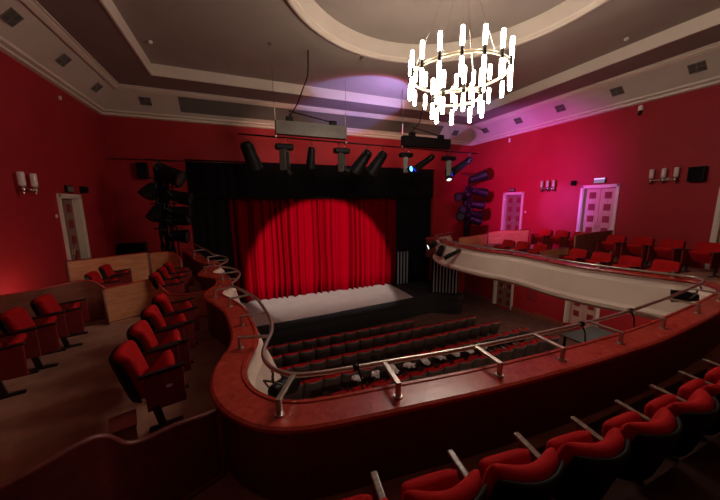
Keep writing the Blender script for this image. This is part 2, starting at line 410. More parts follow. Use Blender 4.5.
# ------------------------------------------------------------------ guard rail with stanchions
RZ = E - 1.60
rail = thing('guard_rail', 'long curved brushed steel guard rail standing above the balcony parapet cap', 'rail', (path[100].x, path[100].y, CAPZ))
bm = BM(); tube(bm, [(p.x, p.y, RZ) for p in path], .024, 12); o = obj('handrail', bm, 'steel', rail); bmv = o.data
for v in bmv.vertices: v.co -= rail.location
def nearest(x, y):
    return min(range(len(path)), key=lambda i: (path[i].x - x) ** 2 + (path[i].y - y) ** 2)
ST = [(-1.2, 11.55), (-.7, 10.0), (-.42, 9.1), (-.5, 8.3), (-.13, 7.4), (-.14, 6.65), (-.20, 6.05), (.05, 5.4), (.27, 4.3), (.24, 3.5), (.37, 2.57), (1.25, 2.42), (2.27, 2.31), (3.27, 2.25), (4.15, 2.22), (5.25, 2.24), (6.4, 2.31), (7.5, 2.42),
      (8.62, 3.05), (8.2, 4.3), (8.1, 5.6), (8.1, 6.8), (7.75, 8.2), (7.7, 9.5), (7.95, 11.0)]
for x, y in ST:
    i = nearest(x, y); p, n = path[i], NRM[i]
    a = math.atan2(n.y, n.x); R3 = Matrix.Rotation(a, 3, 'Z')
    o2 = p + n * .36
    q = lambda v, z: Vector((v.x, v.y, z)) - rail.location
    bm = BM(); cyl(bm, q(o2, CAPZ - .002), q(o2, CAPZ + .012), .045, .04, 20); box(bm, q(o2, CAPZ + .07), (.03, .045, .13), R3, .004); fo = obj('stanchion', bm, 'steel', rail)
    bm = BM(); mid = p + n * .19; box(bm, q(mid, RZ + .003), (.375, .045, .026), R3, .004); obj('rail_arm', bm, 'steel', fo)

# ------------------------------------------------------------------ seats  (local frame: faces +Y, base on z = 0)
W = .50
def make_seat(label, shellm='shell', armm='arm', side=True, group=None, fold=62, both=True, plate=False, legm='arm', dy=-.015, al=.40, ay=.04, sh=0.):
    t = thing('theatre_seat', label, 'seat', (0, 0, 0), 0, group)
    lean = Matrix.Rotation(math.radians(-14), 4, 'X').inverted()
    bm = BM(); pad(bm, W + .03, .54, .13, .092, px=8, mtx=Matrix.Translation((0, -.14, .585)) @ lean, round_=.25); obj('backrest', bm, 'seat', t)
    bm = BM(); pad(bm, W + .035, .53, .05, .092, px=10, pv=10, mtx=Matrix.Translation((0, -.203 - sh * .3, .556 + sh)) @ lean, round_=.2); obj('back_shell', bm, shellm, t)
    bm = BM(); pad(bm, W - .08, .42, .11, .0, px=8, mtx=Matrix.Translation((0, dy, .46)) @ Matrix.Rotation(math.radians(90 - fold), 4, 'X').inverted() @ Matrix.Translation((0, .02, .02)), round_=.12)
    cu = obj('seat_cushion', bm, 'seat', t)
    sides = (-1, 1) if both else (1,)
    for s in sides:
        bm = BM(); box(bm, (s * .275, ay, .612), (.05, al, .032), Matrix.Rotation(math.radians(3), 3, 'X'), .011); obj('armrest', bm, armm, t)
        if side:
            bm = BM(); box(bm, (s * .275, ay + .02 - (.40 - al) * .3, .405), (.034, al - .06, .375), None, .012); sp = obj('side_panel', bm, 'panelred', t)
            if plate and s == 1:
                bm = BM(); r = bmesh.ops.create_circle(bm, cap_ends=True, segments=20, radius=.03)
                bmesh.ops.scale(bm, vec=(1, .62, 1), verts=bm.verts); bmesh.ops.rotate(bm, cent=(0, 0, 0), matrix=Matrix.Rotation(PI / 2, 3, 'X') , verts=bm.verts)
                bmesh.ops.rotate(bm, cent=(0, 0, 0), matrix=Matrix.Rotation(PI / 2, 3, 'Z'), verts=bm.verts)
                g = bmesh.ops.extrude_face_region(bm, geom=bm.faces[:]); bmesh.ops.translate(bm, vec=(.004, 0, 0), verts=[v for v in g['geom'] if isinstance(v, bmesh.types.BMVert)])
                bmesh.ops.translate(bm, vec=(.292, .09, .44), verts=bm.verts); o = obj('number_plate', bm, 'plate', sp); o['label'] = 'white oval number plate'
        bm = BM()
        zt = .26 if side else .6
        box(bm, (s * .275, -.02, zt / 2 + .01), (.035, .07, zt), Matrix.Rotation(math.radians(10), 3, 'X'), .006); box(bm, (s * .275, .03, .016), (.07, .30, .032), None, .01)
        obj('pedestal', bm, legm, t)
    return t

# left arm, front row : four seats facing the hall, tipped up
A75 = -math.radians(76)
GL = 'tip-up seats on the left balcony arm'
near_col = [(-1.02, 3.80), (-1.06, 4.47), (-1.09, 5.15), (-1.10, 5.82)]
names = ['nearest of the four red tip-up seats on the left arm, white number plate', 'second of four red tip-up seats on the left arm, counted from the camera',
         'third of four red tip-up seats on the left arm, counted from the camera', 'farthest of four red tip-up seats before the light wood partition']
proto_plate = make_seat(names[0], plate=True, group=GL, fold=48); proto_plate.location = (*near_col[0], FL); proto_plate.rotation_euler.z = A75; proto_plate.scale = (1.08, 1.08, 1.08)
proto = make_seat(names[1], group=GL, fold=48); proto.location = (*near_col[1], FL); proto.rotation_euler.z = A75; proto.scale = (1.08, 1.08, 1.08)
for i in (2, 3): dup(proto, (*near_col[i], FL), A75, names[i])
left_col = [(-3.05, 5.2, 'red seat cut by the left picture edge on the left balcony'), (-3.03, 5.9, 'middle of three red seats along the dark left partition'),
            (-3.0, 6.6, 'farthest red seat against the dark left partition'), (-3.3, 4.8, 'red seat just outside the left edge, by the dark partition')]
for x, y, l in left_col[:3]: dup(proto, (x, y, FL), A75, l, GL)
for x, y, l in ((-1.62, 7.82, 'red seat just beyond the low light wood partition, first of three'), (-1.62, 8.48, 'middle red seat of three beyond the low light wood partition'),
                (-1.62, 9.14, 'last red seat of three beyond the low light wood partition'),
                (-3.05, 8.6, 'red seat behind the left wood panel, nearer of two'), (-3.1, 9.5, 'red seat behind the left wood panel, farther of two')):
    dup(proto, (x, y, FL), A75, l, 'seats beyond the light wood partition')

# right arm : front row and raised back row, facing the hall
A90 = math.radians(82)
GR = 'seats of the right balcony arm'
fr = [(9.88, 8.55), (9.90, 7.92), (9.92, 7.2), (9.92, 5.9), (9.86, 5.2), (9.86, 4.5), (9.95, 3.8)]
for i, (x, y) in enumerate(fr):
    dup(proto, (x, y, FL), A90, 'front row red seat of the right balcony arm, %s from the stage end' % ORD[i + 1], GR)
br = [(11.7, 8.3), (11.75, 7.65), (11.75, 6.95), (11.8, 5.85), (11.85, 5.15), (11.85, 4.45), (11.85, 3.7), (11.85, 2.95)]
for i, (x, y) in enumerate(br):
    dup(proto, (x, y, FL2), A90, 'raised back row red seat along the right wall, %s from the stage end' % ORD[i + 1], GR)

# near row along the parapet, seen from behind
GN = 'near seat row behind the parapet'
arms = [(.10, 1.60), (.69, 1.53), (1.295, 1.467), (1.875, 1.394), (2.48, 1.33), (3.06, 1.31), (3.66, 1.31), (4.23, 1.32), (4.82, 1.33), (5.41, 1.36)]
nearp = make_seat('', armm='armsheen', side=True, group=GN, both=False, fold=84, dy=-.085, al=.26, ay=.02)
for i in range(len(arms) - 1):
    (xa, ya), (xb, yb) = arms[i], arms[i + 1]
    x, y = (xa + xb) / 2 + .04, (ya + yb) / 2 - .12
    lab = 'red seat of the near row seen from behind, %s from the left' % ORD[i + 1]
    rz = math.atan2(yb - ya, xb - xa)
    if i == 0: nearp.location = (x, y, FL); nearp.rotation_euler.z = rz; nearp['label'] = lab
    else: dup(nearp, (x, y, FL), rz, lab, GN)

# stalls rows, seen from behind
sp = make_seat('', shellm='stallshell', armm='arm', side=False, group='stalls seats', both=False, fold=75, sh=.032)
first = True
rows = [('front', 9.85, .22, 12, .523, -.0), ('second', 8.98, -.1, 17, .535, 0), ('third', 8.08, .1, 18, .515, 0), ('fourth', 7.05, .2, 18, .525, 0), ('fifth', 6.12, 1.2, 16, .545, 0)]
for nm, y, xs, n, pit, rz in rows:
    for k in range(n):
        lab = 'dark backed red seat in the %s stalls row, %s from the left' % (nm, ORD[k + 1]); loc = (xs + pit * (k + .5), y + .2, stall_z(y))
        if first: sp.location = loc; sp['label'] = lab; first = False
        else: dup(sp, loc, 0, lab, 'stalls seats, %s row' % nm)
sp['group'] = 'stalls seats, front row'
# white papers lying on seats of the fifth row
for k in range(9):
    x = 2.62 + .545 * k; y = 6.6
    bm = BM()
    for a in range(3):
        vs = []
        R_ = Matrix.Rotation(random.uniform(-.5, .5), 4, 'Z') @ Matrix.Rotation(random.uniform(-.35, .35), 4, 'X')
        for ix in range(4):
            for iy in range(4):
                vs.append(bm.verts.new(R_ @ Vector((-.11 + ix * .073, -.15 + iy * .1, .012 * a + .035 * math.sin(ix * 1.9 + a) * math.cos(iy * 1.3)))))
        for ix in range(3):
            for iy in range(3): bm.faces.new((vs[ix * 4 + iy], vs[ix * 4 + iy + 4], vs[ix * 4 + iy + 5], vs[ix * 4 + iy + 1]))
    g = bmesh.ops.extrude_face_region(bm, geom=bm.faces[:]); bmesh.ops.translate(bm, vec=(0, 0, .004), verts=[v for v in g['geom'] if isinstance(v, bmesh.types.BMVert)])
    o = obj('paper_sheets', bm, 'paper', None, (x, y + .04, stall_z(6.12) + .72)); tag(o, 'crumpled white papers on the fifth stalls row, %s from the left' % ORD[k + 1], 'paper', 'papers on the fifth stalls row')

# ------------------------------------------------------------------ wooden partitions on the balcony arms
def partition(label, pts, zb, m, capm='redwood', th=.05, segs=None):
    """pts: (x, y, top z). Panel follows the plan points, top rail follows the top heights"""
    x0_, y0_ = pts[0][0], pts[0][1]
    t = thing('box_partition', label, 'partition', (x0_, y0_, zb))
    L = Vector((x0_, y0_, zb))
    n = len(pts)
    bm = BM(); A, B = [], []
    for i, (x, y, z) in enumerate(pts):
        a, b = pts[max(i - 1, 0)], pts[min(i + 1, n - 1)]
        d = Vector((b[0] - a[0], b[1] - a[1])).normalized(); nn = Vector((-d.y, d.x)) * th / 2
        A.append((bm.verts.new(Vector((x + nn.x, y + nn.y, zb)) - L), bm.verts.new(Vector((x + nn.x, y + nn.y, z)) - L)))
        B.append((bm.verts.new(Vector((x - nn.x, y - nn.y, zb)) - L), bm.verts.new(Vector((x - nn.x, y - nn.y, z)) - L)))
    for i in range(n - 1):
        bm.faces.new((A[i][0], A[i + 1][0], A[i + 1][1], A[i][1])); bm.faces.new((B[i + 1][0], B[i][0], B[i][1], B[i + 1][1]))
        bm.faces.new((A[i][1], A[i + 1][1], B[i + 1][1], B[i][1])); bm.faces.new((A[i + 1][0], A[i][0], B[i][0], B[i + 1][0]))
    bm.faces.new((A[0][0], A[0][1], B[0][1], B[0][0])); bm.faces.new((A[-1][1], A[-1][0], B[-1][0], B[-1][1]))
    obj('panel', bm, m, t)
    bm = BM(); tube(bm, [Vector((x, y, zb + .035)) - L for x, y, z in pts], .034, 6); obj('bottom_rail', bm, 'wooddark', t)
    for x, y, z in (pts[0], pts[-1]):
        bm = BM(); cyl(bm, Vector((x, y, zb)) - L, Vector((x, y, z)) - L, .034, n=8); obj('end_post', bm, 'wooddark', t)
    bm = BM(); tube(bm, [Vector((x, y, z + .005)) - L for x, y, z in pts], .026, 8); obj('top_rail', bm, capm, t)
    return t
def smooth3(p, n=6): return [tuple(v) for v in catmull(p, n)]
Bz = FL
partition('dark wooden partition behind the left seats with a curved end', smooth3([(-4.40, 6.72, E - 1.58), (-4.0, 6.98, E - 1.58), (-3.6, 7.27, E - 1.58), (-3.2, 7.62, E - 1.57), (-3.0, 7.70, E - 1.60), (-2.9, 7.72, E - 1.68), (-2.8, 7.72, E - 1.80)]), Bz, 'wooddark')
partition('light veneer partition between the left boxes with a dipping top rail', smooth3([(-2.68, 7.28, E - 1.70), (-2.3, 7.5, E - 1.69), (-2.0, 7.62, E - 1.67), (-1.82, 7.55, E - 1.74), (-1.66, 7.4, E - 1.88), (-1.5, 7.2, E - 1.95), (-1.2, 7.0, E - 1.93), (-.72, 6.85, E - 1.86)]), Bz, 'woodlight')
partition('far light veneer partition in front of the left lighting stand', [(-4.40, 10.12, E - 1.50), (-3.6, 10.45, E - 1.50), (-2.75, 10.82, E - 1.49)], Bz, 'woodlight')
partition('short pale veneer panel beside the left lighting stand', smooth3([(-2.70, 10.84, E - 1.50), (-2.2, 10.8, E - 1.51), (-1.95, 10.6, E - 1.56), (-1.8, 10.4, E - 1.72)], 4), Bz, 'woodlight')
partition('near dark partition at bottom left with wavy cherry top rail', smooth3([(-4.40, .6, E - 1.5), (-2.6, 1.15, E - 1.5), (-1.6, 1.78, E - 1.5), (-1.22, 2.04, E - 1.51), (-1.03, 2.2, E - 1.51), (-.95, 2.28, E - 1.57), (-.88, 2.33, E - 1.69), (-.79, 2.38, E - 1.74), (-.6, 2.47, E - 1.75), (-.40, 2.56, E - 1.785), (-.30, 2.61, E - 1.80)]), FL, 'parapet', 'parapet')
# right arm
partition('dark wooden partition across the right balcony arm', [(12.93, 6.42, E - 1.13), (11.8, 6.42, E - 1.15), (10.9, 6.48, E - 1.2)], FL2, 'wooddark')
partition('low veneer partition between front seats of the right arm', [(10.6, 6.5, E - 1.62), (9.3, 6.55, E - 1.68)], FL, 'woodlight')
partition('veneer partition below the right lighting stand', [(12.93, 9.85, E - 1.38), (11.9, 10.35, E - 1.42), (11.28, 10.75, E - 1.52)], FL2, 'woodlight')
partition('short low veneer panel at the stage end of the right arm', [(11.25, 10.78, E - 1.58), (10.2, 10.6, E - 1.62), (9.3, 10.55, E - 1.66)], FL, 'woodlight')
# small dark wooden box on the left balcony floor
t = thing('floor_box', 'small dark wooden box on the left balcony floor behind the near partition', 'box', (-1.22, 3.3, FL), .3)
bm = BM(); box(bm, (0, 0, .15), (.2, .26, .30), None, .008); obj('body', bm, 'wooddark', t)
bm = BM(); box(bm, (0, 0, .312), (.22, .28, .02), None, .006); obj('lid', bm, 'parapet', t)

# ------------------------------------------------------------------ stage
SZ = E - 4.69
bm = BM(); prism(bm, [(-2.3, 18.0), (-2.3, 11.6), (.3, 11.30), (3.4, 11.45), (7.76, 11.82), (8.95, 12.0), (10.0, 11.2), (10.38, 11.2), (10.38, 14.0), (11, 18)], SZ - .3, SZ)
struct('floor_stage', bm, 'stage', 'black stage floor', 'stage')
bm = BM(); prism(bm, [(-2.3, 14.0), (-2.3, 11.65), (.3, 11.35), (3.4, 11.5), (7.76, 11.86), (8.95, 12.04), (10.0, 11.24), (10.36, 11.3), (10.36, 13.9)], 0, SZ - .3)
struct('wall_stage_front', bm, 'stage', 'black fascia below the stage edge', 'stage front')
bm = BM(); prism(bm, [(-.7, 14.55), (-.7, 11.48), (.33, 11.34), (3.35, 11.49), (7.75, 11.86), (7.78, 14.55)], SZ + .001, SZ + .012)
o = obj('stage_cloth', bm, 'cloth', None, recenter=True); tag(o, 'pale stage cloth lying in front of the red curtain', 'stage floor')

cur = thing('stage_curtain', 'closed pleated red velvet stage curtain lit by a round spotlight', 'curtain', (3.8, 14.5, SZ))
def drape(bm, xa, xb, y, z0, z1, amp=.17, wl=.38, seed=0, nz=7):
    rnd = random.Random(seed); n = int((xb - xa) / .03); prev = None
    ph = 0; xs = []
    for i in range(n + 1):
        x = xa + (xb - xa) * i / n
        ph += .03 / wl * 2 * PI * (1 + .45 * math.sin(x * 2.7 + seed) + .3 * math.sin(x * 6.1 + 2 * seed))
        xs.append((x, math.sin(ph) * amp * (1 + .4 * math.sin(x * 3.3 + seed)) + .3 * amp * math.sin(2.3 * ph)))
    cols = []
    for x, dy in xs:
        cols.append([bm.verts.new((x + .02 * math.sin(j * .9 + x * 3), y + dy * (.75 + .25 * (1 - j / nz)), z0 + (z1 - z0) * j / nz)) for j in range(nz + 1)])
    for a, b in zip(cols, cols[1:]):
        for j in range(nz):
            f = bm.faces.new((a[j], b[j], b[j + 1], a[j + 1])); f.smooth = True
    g = bmesh.ops.extrude_face_region(bm, geom=bm.faces[:]); bmesh.ops.translate(bm, vec=(0, .02, 0), verts=[v for v in g['geom'] if isinstance(v, bmesh.types.BMVert)])
for k, (xa, xb) in enumerate(((-.75, 3.86), (3.84, 8.35))):
    bm = BM(); drape(bm, xa - 3.8, xb - 3.8, -.02 * k, .015, 6.0, seed=k + 1); obj('curtain_panel', bm, 'curtain', cur)
for nm, lab, xa, xb, y, z0, z1 in (('stage_drape', 'black drape at the left side of the stage opening', -1.89, -.42, 14.22, SZ, E + 1.8), ('stage_drape', 'black drape at the right side of the stage opening', 8.08, 10.37, 14.22, SZ, E + 1.8)):
    bm = BM(); drape(bm, xa, xb, y, z0 + .01, z1, .03, .5, 5); tag(obj(nm, bm, 'blackmatt', None, recenter=True), lab, 'drape', 'black stage drapes')
bm = BM(); drape(bm, -1.89, 10.37, 14.08, E + .24, E + 1.8, .02, .6, 9); tag(obj('stage_border', bm, 'blackmatt', None, recenter=True), 'wide black border cloth across the top of the stage opening', 'drape')
# slatted panels
def slats(label, p0, p1, zb, zt, n, backing=True):
    a, b = Vector((*p0, zb)), Vector((*p1, zb)); d = (b - a); L = d.length; ang = math.atan2(d.y, d.x)
    t = thing('slatted_panel', label, 'panel', a, ang)
    bm = BM(); box(bm, (L / 2, .03, (zt - zb) / 2), (L, .03, zt - zb)); obj('backing', bm, 'blackmatt', t)
    for k in range(n):
        bm = BM(); box(bm, (L * (k + .5) / n, -.005, (zt - zb) / 2 + .02), (L / n * .36, .03, zt - zb - .04), None, .006); obj('slat', bm, 'slat', t)
    return t
slats('dark panel of pale upright slats below the right balcony end', (8.98, 12.02), (9.98, 11.25), SZ + .03, E - 2.75, 8)
slats('small slatted panel against the right stage drape', (8.02, 14.05), (8.82, 14.05), SZ + .02, E - 2.75, 4)
bm = BM(); prism(bm, [(8.97, 12.11), (10.0, 11.32), (12.35, 13.98), (10.42, 13.98), (9.4, 12.6)], 0, E - 2.7); struct('wall_wing', bm, 'blackmatt', 'black wing wall beside the stage', 'wall')

# grey table in the right stalls
t = thing('control_table', 'dark grey topped table standing in the right stalls below the balcony', 'table', (10.95, 5.6, stall_z(5.6)))
bm = BM(); box(bm, (0, 0, .74), (1.8, 1.0, .05), None, .008); obj('table_top', bm, 'tabletop', t)
for sx in (-.8, .8):
    for sy in (-.42, .42):
        bm = BM(); box(bm, (sx, sy, .36), (.06, .06, .715)); obj('leg', bm, 'black', t)

# ------------------------------------------------------------------ chandelier
ch = thing('chandelier', 'large two ring chandelier of glowing glass tubes hanging from the ceiling circle', 'chandelier', (4.40, 5.23, E + 2.15))
chz = E + 2.15
def ring(bm, r, z, w=.03, h=.05, n=64):
    pr_ = [(r - w / 2, z - h / 2), (r + w / 2, z - h / 2), (r + w / 2, z + h / 2), (r - w / 2, z + h / 2), (r - w / 2, z - h / 2)]
    lathe(bm, pr_, n=n)
bm = BM(); ring(bm, .96, .45); obj('large_ring', bm, 'brass', ch)
bm = BM(); ring(bm, .48, .0); obj('small_ring', bm, 'brass', ch)
def lamps(n, r, z, ph):
    for k in range(n):
        a = 2 * PI * k / n + ph; x, y = r * math.cos(a), r * math.sin(a)
        bm = BM(); cyl(bm, (x, y, z - .085), (x, y, z + .085), .03, n=14); ob = obj('lamp_holder', bm, 'black', ch)
        bm = BM(); ca, sa = math.cos(a), math.sin(a)
        cyl(bm, (x, y, z), (x - .045 * ca, y - .045 * sa, z), .014, n=8)
        obj('bracket', bm, 'brass', ob)
        for s in (-1, 1):
            bm = BM(); lathe(bm, [(.0, s * .085), (.030, s * .085), (.036, s * .12), (.038, s * .36), (.030, s * .40), (0.0, s * .40)], (x, y, z), 14); obj('glass_tube', bm, 'tube', ob)
lamps(16, .99, .45, .13)
lamps(8, .51, .0, .3)
for k in range(3):
    a = 2 * PI * k / 3 + .5
    bm = BM(); cyl(bm, (.96 * math.cos(a), .96 * math.sin(a), .47), (.08 * math.cos(a), .08 * math.sin(a), 2.58), .005, n=6); obj('suspension_cable', bm, 'chrome', ch)
    bm = BM(); cyl(bm, (.48 * math.cos(a), .48 * math.sin(a), .02), (.06 * math.cos(a + 1), .06 * math.sin(a + 1), 2.58), .004, n=6); obj('suspension_cable', bm, 'chrome', ch)
bm = BM(); lathe(bm, [(0, 2.55), (.13, 2.55), (.14, 2.58), (.14, 2.66), (0, 2.66)], n=24); obj('ceiling_canopy', bm, 'brass', ch)

# ------------------------------------------------------------------ vents in the cove
def cove_frame(side, t):
    """origin at mid cove and axes (along, up the slope, out) for a spot at coordinate t along the wall"""
    i0, z0, i1, z1 = .13, TOP + .2, .78, CT - .06
    im, zm = (i0 + i1) / 2, (z0 + z1) / 2
    sl = Vector((i1 - i0, z1 - z0)).normalized()
    if side == 'L': o = Vector((XL + im, t, zm)); al = Vector((0, 1, 0)); up = Vector((sl.x, 0, sl.y))
    elif side == 'R': o = Vector((XR - im, t, zm)); al = Vector((0, -1, 0)); up = Vector((-sl.x, 0, sl.y))
    else: o = Vector((t, YF - im, zm)); al = Vector((1, 0, 0)); up = Vector((0, -sl.x, sl.y))
    out = al.cross(up)
    if out.z > 0: out = -out
    m = Matrix((al, up, out)).transposed().to_4x4(); m.translation = o
    return m
def vent(side, t, label):
    m = cove_frame(side, t)
    r = thing('air_vent', label, 'vent', m.translation, 0, 'square air vents in the cove')
    r.matrix_world = m @ Matrix.Scale(.8, 4)
    bm = BM(); box(bm, (0, 0, .006), (.44, .36, .012)); obj('back_plate', bm, 'dark', r)
    bm = BM()
    for s in (-1, 1):
        box(bm, (s * .215, 0, .012), (.02, .38, .03)); box(bm, (0, s * .18, .012), (.44, .02, .03))
    box(bm, (0, 0, .016), (.02, .36, .03)); box(bm, (0, 0, .016), (.43, .02, .03)); obj('vent_frame', bm, 'grille', r)
    bm = BM()
    for qx in (-1, 1):
        for qy in (-1, 1):
            for k in range(4):
                if qx * qy > 0: box(bm, (qx * .105, qy * .09 - .06 + .04 * k, .014), (.18, .014, .02))
                else: box(bm, (qx * .105 - .07 + .046 * k, qy * .09, .014), (.014, .15, .02))
    obj('louvre', bm, 'grille', r)
for i, t_ in enumerate((8.71, 10.61, 12.57)): vent('L', t_, 'square air vent in the left cove, %s from the stage wall' % ['third', 'second', 'first'][i])
vent('F', -2.9, 'square air vent in the front cove left of the long grille'); vent('F', 11.35, 'square air vent in the front cove near the right corner')
for i, t_ in enumerate((12.53, 10.53, 8.57, 6.61, 4.67)): vent('R', t_, 'square air vent in the right cove, %s from the stage wall' % ORD[i + 1])
m = cove_frame('F', 4.28)
r = thing('ventilation_grille', 'long dark ventilation grille in the cove above the stage', 'grille', m.translation); r.matrix_world = m
bm = BM(); box(bm, (0, .01, .004), (12.2, .60, .01)); obj('back_plate', bm, 'dark', r)
bm = BM(); 
for k in range(15): box(bm, (0, -.27 + .04 * k, .014), (12.2, .022, .016), Matrix.Rotation(.5, 3, 'X'))
obj('louvre', bm, 'grille', r)

# ------------------------------------------------------------------ stage lighting
def frame_dir(d):
    q = Vector(d).to_track_quat('-Z', 'Y'); return q.to_matrix().to_4x4()
def par_lamp(label, clamp, tip, r=.13, lens='lens', group='lanterns on the front lighting bar', body='black'):
    """profile lantern hanging from clamp; the body runs from its rear end to the lens at tip"""
    clamp, tip = Vector(clamp), Vector(tip)
    t = thing('stage_spotlight', label, 'spotlight', clamp, 0, group)
    b = tip - clamp
    rear = Vector((0, 0, -.14)) + Vector((-b.x, -b.y, 0)) * .12
    d = (b - rear).normalized()
    L = (b - rear).length
    bm = BM()
    m = Matrix.Translation(rear) @ frame_dir(d)
    prof_ = [(0, 0), (r * .42, 0), (r * .62, -.03), (r * .72, -.09), (r * .74, -.30 * L), (r * .84, -.34 * L), (r * .88, -.60 * L), (r * .96, -.62 * L), (r * 1.0, -.93 * L), (r * 1.06, -.94 * L), (r * 1.06, -L), (r * .8, -L), (r * .8, -.97 * L)]
    lathe(bm, prof_, n=18)
    for k in range(5): 
        z = -.12 - .04 * k
        lathe(bm, [(r * .70, z), (r * .83, z), (r * .83, z - .012), (r * .70, z - .012)], n=18)
    bmesh.ops.transform(bm, matrix=m, verts=bm.verts); obj('housing', bm, body, t)
    bm = BM(); lathe(bm, [(r * .8, -.975 * L), (r * .5, -.985 * L), (0, -.99 * L)], n=18); bmesh.ops.transform(bm, matrix=m, verts=bm.verts); obj('lens', bm, lens, t)
    # yoke : a U of flat bar round the middle of the body, up to the hook clamp
    mid = rear + d * (.3 * L); s = d.cross(Vector((0, 0, 1)))
    s = s.normalized() if s.length > .2 else Vector((1, 0, 0))
    bm = BM(); tube(bm, [mid + s * (r * 1.1), Vector((0, 0, -.06)) + s * (r * 1.1), Vector((0, 0, -.05)), Vector((0, 0, -.06)) - s * (r * 1.1), mid - s * (r * 1.1)], .011, 6); obj('yoke', bm, 'grey', t)
    bm = BM(); cyl(bm, (0, 0, -.06), (0, 0, .02), .014, n=8); tube(bm, [(0, -.04, .02), (0, -.045, .06), (0, 0, .095), (0, .045, .06), (0, .04, .03)], .012, 6); obj('hook_clamp', bm, 'grey', t)
    return t
def moving_head(label, clamp, aim, lens='lens', group='lanterns on the front lighting bar', rot=0., size=1., tint='grey', yaw_=1.0):
    t = thing('moving_head_light', label, 'spotlight', clamp, rot, group)
    k = size
    bm = BM(); box(bm, (0, 0, -.19 * k), (.56 * k, .30 * k, .17 * k), None, .05 * k); obj('base', bm, 'black', t)
    bm = BM()
    for s in (-.12, .12): cyl(bm, (s * k, 0, -.11 * k), (s * k, 0, .02), .014, n=8); tube(bm, [(s * k, -.04, .02), (s * k, -.045, .06), (s * k, 0, .095), (s * k, .045, .06), (s * k, .04, .03)], .012, 6)
    obj('hook_clamp', bm, 'chrome', t)
    bm = BM()
    for s in (-1, 1): box(bm, (s * .155 * k, 0, -.60 * k), (.06 * k, .2 * k, .62 * k), None, .02 * k)
    box(bm, (0, 0, -.31 * k), (.36 * k, .17 * k, .07 * k), None, .02 * k)
    bmesh.ops.rotate(bm, cent=(0, 0, 0), matrix=Matrix.Rotation(yaw_, 3, 'Z'), verts=bm.verts); yk = obj('yoke', bm, tint, t)
    d = Vector(aim).normalized()
    m = Matrix.Translation((0, 0, -.80 * k)) @ frame_dir(d) @ Matrix.Scale(1.12, 4)
    bm = BM(); lathe(bm, [(0, .20 * k), (.08 * k, .20 * k), (.115 * k, .14 * k), (.125 * k, 0), (.105 * k, -.16 * k), (.115 * k, -.19 * k), (.115 * k, -.27 * k), (.095 * k, -.27 * k), (.095 * k, -.25 * k)], n=18)
    bmesh.ops.transform(bm, matrix=m, verts=bm.verts); hd = obj('head', bm, 'black', t)
    bm = BM(); lathe(bm, [(.096 * k, -.252 * k), (.06 * k, -.262 * k), (0, -.266 * k)], n=18); bmesh.ops.transform(bm, matrix=m, verts=bm.verts); obj('lens', bm, lens, hd)
    return t
BY, BZ = 10.8, E + 2.25
def bz(x): return E + 2.28 - .009 * x
bar = thing('lighting_bar', 'long black lighting bar hung across the hall before the stage', 'bar', (5, BY, BZ))
bm = BM(); cyl(bm, (-4.85, 0, bz(.15) - BZ), (5.35, 0, bz(10.4) - BZ), .026, n=12); obj('pipe', bm, 'black', bar)
for x in (1.34, 3.93, 6.36, 8.73):
    bm = BM(); cyl(bm, (x - 5, 0, bz(x) - BZ), (x - 5, 0, E + 4.43 - BZ), .007, n=6); obj('steel_cable', bm, 'chrome', bar)
    bm = BM(); box(bm, (x - 5, 0, bz(x) - BZ + .02), (.07, .08, .09), None, .012); obj('pipe_clamp', bm, 'chrome', bar)
def cable_box(label, xa, xb, zt, zb_, m):
    t = thing('cable_trough', label, 'cable trough', ((xa + xb) / 2, BY, E + zb_)); w = xb - xa; h = zt - zb_
    bm = BM(); y = .0
    box(bm, (0, -.13, h / 2), (w, .015, h)); box(bm, (0, .13, h / 2), (w, .015, h)); box(bm, (0, 0, .01), (w, .26, .02)); box(bm, (-w / 2, 0, h / 2), (.015, .26, h)); box(bm, (w / 2, 0, h / 2), (.015, .26, h))
    obj('trough', bm, m, t)
    for s in (-.62, .62):
        bm = BM(); box(bm, (s * w / 2, 0, h + .07), (.26, .18, .2), None, .03); obj('cable_guide', bm, 'black', t)
    bm = BM(); tube(bm, [(-.62 * w / 2, 0, h + .36), (.62 * w / 2, 0, h + .12)], .02, 6); tube(bm, [(-.62 * w / 2, 0, h + .1), (-.62 * w / 2, 0, h + .3)], .012, 6); obj('cable', bm, 'black', t)
    for s in (-1, 1):
        bm = BM(); cyl(bm, (s * w / 2, 0, h), (s * w / 2, 0, h + .45), .016, n=6); obj('hanger', bm, 'plaster', t)
    return t
M['trough'] = mat('galvanised_trough', (.12, .10, .088), .5, .3, noise=.2, nscale=4)
cable_box('grey cable trough above the left half of the lighting bar', 1.36, 3.9, 2.80, 2.36, 'trough')
cable_box('black cable trough above the right half of the lighting bar', 6.38, 8.72, 2.68, 2.28, 'black')
bm = BM(); tube(bm, [(2.2, 9.2, E + 4.44), (2.2, 9.25, E + 4.0), (2.18, 9.3, E + 3.75), (2.0, 10.1, E + 3.2), (1.86, BY, E + 2.98)], .02, 6); tag(obj('feed_cable', bm, 'black', None, recenter=True), 'black feed cable dropping from ceiling to the left cable trough', 'cable')
bm = BM(); tube(bm, [(7.75, BY + .5, E + 4.43), (7.25, BY + .1, E + 3.3), (6.85, BY, E + 2.9)], .02, 6); tag(obj('feed_cable', bm, 'black', None, recenter=True), 'black feed cable dropping behind the chandelier to the right cable trough', 'cable')

